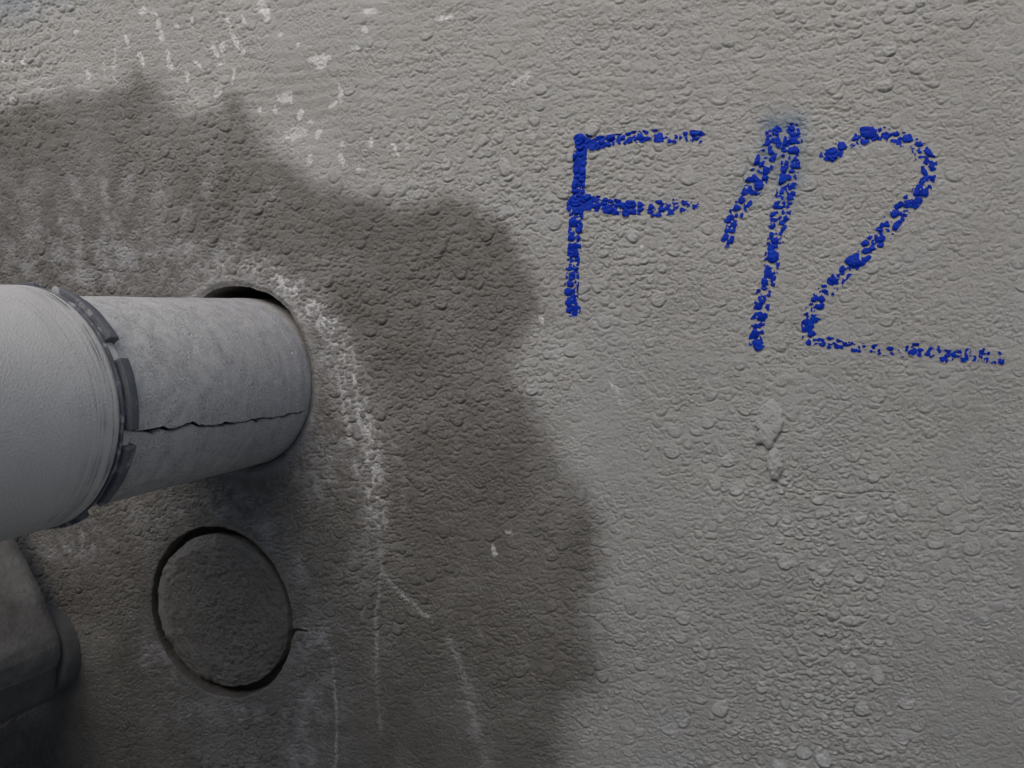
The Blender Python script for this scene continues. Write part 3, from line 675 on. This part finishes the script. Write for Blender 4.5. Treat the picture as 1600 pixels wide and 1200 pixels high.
def tube(name, y0, y1, rfun, mat, ny, na, crackline=None, depth=0.0, parent=pipe):
    ys = np.linspace(y0, y1, ny) if np.isscalar(ny) else ny
    ny = len(ys); th = np.linspace(-math.pi, math.pi, na, endpoint=False)
    Yg, A = np.meshgrid(ys, th, indexing='ij'); mask = np.zeros_like(Yg); dR = np.zeros_like(Yg)
    if crackline is not None:
        ca = np.interp(ys, crackline[:, 0], crackline[:, 1]); on = sstep(crackline[0, 0]-0.0004, crackline[0, 0]+0.0004, ys)*sstep(crackline[-1, 0]+0.004, crackline[-1, 0], ys)
        ca = ca+0.016*fbm(ys*1.0, ys*0+3, 0.005, 4, 190, 0.65)
        m0 = ca.mean(); j0 = int(np.argmin(abs(th-m0))); k = j0+np.arange(-3, 4)
        sh = ca-m0
        wgt = np.exp(-((A-m0)/0.35)**2); A = A+(sh[:, None]+(m0-th[j0]))*wgt
        wdt = np.clip(0.0135+0.018*fbm(ys, ys*0+7, 0.007, 4, 191, 0.6), 0.006, 0.04)*np.ones(ny)*0.9
        c0 = th[j0]+sh+(m0-th[j0])
        A[:, j0-2] = c0-wdt*1.15; A[:, j0-1] = c0-wdt*0.9; A[:, j0] = c0; A[:, j0+1] = c0+wdt*0.9; A[:, j0+2] = c0+wdt*1.15
        for jj, dd in ((-1, 1.0), (0, 1.0), (1, 1.0)):
            dR[:, j0+jj] = -depth*on*dd; mask[:, j0+jj] = on
        for jj in (-2, 2): dR[:, j0+jj] = 0.0003*on
    R = rfun(Yg, A)+dR
    X = R*np.cos(A); Zg = R*np.sin(A)
    flat = np.stack([A*R1, Yg, mask], -1)
    return mesh_obj(name, np.stack([X, Yg, Zg], -1), gridquads(ny, na, True), mat=mat, parent=parent, uv=flat)
pmat, smat, rmat = pipe_material(), socket_material(), ring_material()
def r_pipe(Yg, A):
    pits = np.clip(fbm(A*R1*1.0+4, Yg+3, 0.0022, 2, 200)-0.62, 0, 1)*2
    return R1+0.00035*fbm(A*R1+1, Yg, 0.02, 4, 201)-0.0012*pits-0.0002
tube('pipe_barrel', -0.30, 0.14, r_pipe, pmat, np.r_[np.linspace(-0.30, -0.172, 8), np.linspace(-0.165, 0.012, 300), np.linspace(0.02, 0.14, 6)], 760, crack, 0.0035)
# socket with rounded lip, narrowing again to the next pipe further out
def r_sock(Yg, A):
    r = RS+0.00025*fbm(A*R1+1, Yg+5, 0.02, 3, 210)
    r = r-0.0016*sstep(Y_LIP-0.0035, Y_LIP, Yg)**2
    r = r-(RS-R1)*sstep(-0.232, -0.262, Yg)
    grooves = 0.7*np.exp(-((Yg-(Y_LIP-0.0058))/0.0006)**2)+np.exp(-((Yg-(Y_LIP-0.0092))/0.0005)**2)*0.6
    return r-0.00030*grooves*(0.6+0.6*fbm(A, Yg*0+1, 0.4, 3, 211))
sock = tube('socket', -0.44, Y_LIP, r_sock, smat, np.r_[np.linspace(-0.44, -0.235, 24), np.linspace(-0.231, Y_LIP-0.004, 110), np.linspace(Y_LIP-0.0037, Y_LIP, 10)], 360)
def annulus(name, y, ra, rb, mat, flip, parent=pipe):
    th = np.linspace(-math.pi, math.pi, 180, endpoint=False); T, A = np.meshgrid(np.array([ra, rb]), th, indexing='ij')
    q = gridquads(2, 180, True)
    return mesh_obj(name, np.stack([T*np.cos(A), np.full(T.shape, y), T*np.sin(A)], -1), q[:, ::-1] if flip else q, mat=mat, parent=parent,
                    uv=np.stack([A*R1, np.full(T.shape, y), np.zeros(T.shape)], -1), smooth=False)
annulus('lip_face', Y_LIP+0.0002, R1*0.99, RS-0.0015, smat, False, sock)
annulus('pipe_end', -0.44, R1*0.9, R1+0.0002, smat, True)
tube('bore', -0.44, 0.14, lambda Yg, A: R1*0.9+0*A, pmat, np.linspace(-0.44, 0.14, 6), 96)
# dark seal ring in the mouth of the socket and the locking ring with its gaps
def ring_solid(name, y0, y1, r0, r1, a0, a1, mat, n, parent, lab=None, taper=0.0):
    """a curved block with slightly rounded long edges"""
    b = min(0.0009, (y1-y0)*0.25)
    prof = [(y0, r0), (y0, r1-b), (y0+b*0.3, r1-b*0.3), (y0+b, r1), (y1-b, r1-taper), (y1-b*0.3, r1-taper-b*0.3), (y1, r1-taper-b), (y1, r0)]
    full = a1-a0 > 6.28
    aa = np.linspace(a0, a1, n, endpoint=not full); v = []
    for a in aa:
        for (y, r) in prof:
            rj = r+(0.00028*float(fbm(np.array(a*9.0), np.array(y*400.0), 1.0, 3, 220)) if r > r0 else 0)
            v.append((rj*math.cos(a), y, rj*math.sin(a)))
    k = len(prof); q = []
    for i in range(n if full else n-1):
        for j in range(k-1): a = i*k+j; b_ = ((i+1) % n)*k+j; q.append((a, a+1, b_+1, b_))
    if not full:
        o0 = 0; o1 = (n-1)*k
        for j in range(k//2-1):
            q.append((o0+j, o0+k-1-j, o0+k-2-j, o0+j+1)); q.append((o1+j, o1+j+1, o1+k-2-j, o1+k-1-j))
    o = mesh_obj(name, v, q, mat=mat, parent=parent, smooth=False)
    if lab: o['label'] = lab
    return o
ring_solid('seal_ring', Y_LIP+0.0004, Y_LIP+0.0022, R1*0.99, RS-0.0004, -math.pi, math.pi, rmat, 160, pipe)
ring_solid('collar', Y_LIP+0.0022, Y_TAB-0.0006, R1*0.99, RS-0.0028, -math.pi, math.pi, smat, 160, pipe)
ends = [((96, 456), (187, 527)), ((203, 557), (220, 672)), ((215, 699), (170, 789))]
def plane_ang(p):
    q = px2wall([p], 1+Y_TAB/S)[0]; return math.atan2(q[1]-AZ, q[0]-AX)
angs = [tuple(sorted((plane_ang(a), plane_ang(b)))) for a, b in ends]
span = 0.78; a = angs[0][1]+0.2
extra = []
lo = angs[2][0]+2*math.pi
while a+span < lo-0.15: extra.append((a, a+span)); a += span+0.17
for (a0, a1) in angs+extra:
    ring_solid('locking_tab', Y_LIP+0.0037, Y_TAB+0.0012, R1*0.99, RT-0.0006, a0, a1, rmat, 36, pipe, taper=0.0012)

# ------------------------------------------------------------------ box jutting from the wall, lower left
box = empty('cable_box', (*px2wall([(60, 1010)])[0][:1], 0, px2wall([(60, 1010)])[0][1]))
tag(box, 'dark dusty angular box jutting from the wall at lower left under the pipe', 'box')
bx, bz = box.location.x, box.location.z
yb = -0.016                                               # its back edge stands this far off the wall
prof = px2wall([(4, 800), (28, 846), (64, 922), (93, 990), (97, 1008), (96, 1026), (91, 1041)], 1+yb/S)
prof2 = px2wall([(89, 1039.5), (85, 1086), (78, 1094), (0, 1132), (-120, 1190)], 1+yb/S)
def extrude(name, pts, y0, y1, mat, thick, ny=40):
    p = np.array(pts); seg = np.r_[0, np.cumsum(np.hypot(*np.diff(p, axis=0).T))]; t = np.linspace(0, seg[-1], 60)
    x = np.interp(t, seg, p[:, 0])-bx; z = np.interp(t, seg, p[:, 1])-bz
    ys = np.r_[y0, np.linspace(y0-0.001, y1, ny)]
    Yg, X = np.meshgrid(ys, x, indexing='ij'); _, Zg = np.meshgrid(ys, z, indexing='ij')
    dx, dz = np.gradient(x), np.gradient(z); L = np.hypot(dx, dz); nx, nz = -dz/L, dx/L
    nn = -1.0 if (nx.mean()-nz.mean()*0 < 0) else 1.0
    dsp = thick*1.8*(fbm(Yg+2, Zg+X+4, 0.02, 5, 230, 0.6)+0.5*fbm(Yg, Zg+X, 0.006, 3, 233)); dsp[0] -= 0.0012
    X = X+nn*nx[None]*dsp; Zg = Zg+nn*nz[None]*dsp
    v = np.stack([X, Yg, Zg], -1).reshape(-1, 3); m = len(x)
    inner = np.stack([x-nn*nx*0.02, np.full(m, y0), z-nn*nz*0.02], 1)   # closes the end towards the wall
    v = np.concatenate([v, inner]); q = [(j, j+1, len(ys)*m+j+1, len(ys)*m+j) for j in range(m-1)]
    return mesh_obj(name, v, np.concatenate([gridquads(len(ys), m), np.array(q)]), mat=mat, parent=box)
bm1 = concrete_material('dusty_box_side', (0.13, 0.122, 0.110), (0.25, 0.24, 0.222), 0.9, 260, 0.6, 0.0012)
bm2 = concrete_material('dark_box_strip', (0.10, 0.096, 0.090), (0.135, 0.13, 0.122), 0.75, 120, 0.25, 0.0006)
extrude('side_panel', prof, yb, -0.30, bm1, 0.0009)
extrude('lower_strip', prof2, yb+0.001, -0.30, bm2, 0.0003)
# rounded lug behind the corner
lc = px2wall([(70, 1016)], 1+(-0.006)/S)[0]; lr = np.hypot(*(px2wall([(121, 1020)], 1-0.006/S)[0]-lc))
th = np.linspace(0, 2*math.pi, 72, endpoint=False); pr = [(0.0, 1.0), (-0.009, 1.0), (-0.0115, 0.985), (-0.0135, 0.95), (-0.0142, 0.88), (-0.0142, 0.0)]
v = [(lc[0]-bx+lr*k*math.cos(a)*0.92, y, lc[1]-bz+lr*k*math.sin(a)*1.0) for (y, k) in pr for a in th]
mesh_obj('mounting_lug', v, gridquads(len(pr), 72, True)[:, ::-1], mat=bm2, parent=box)
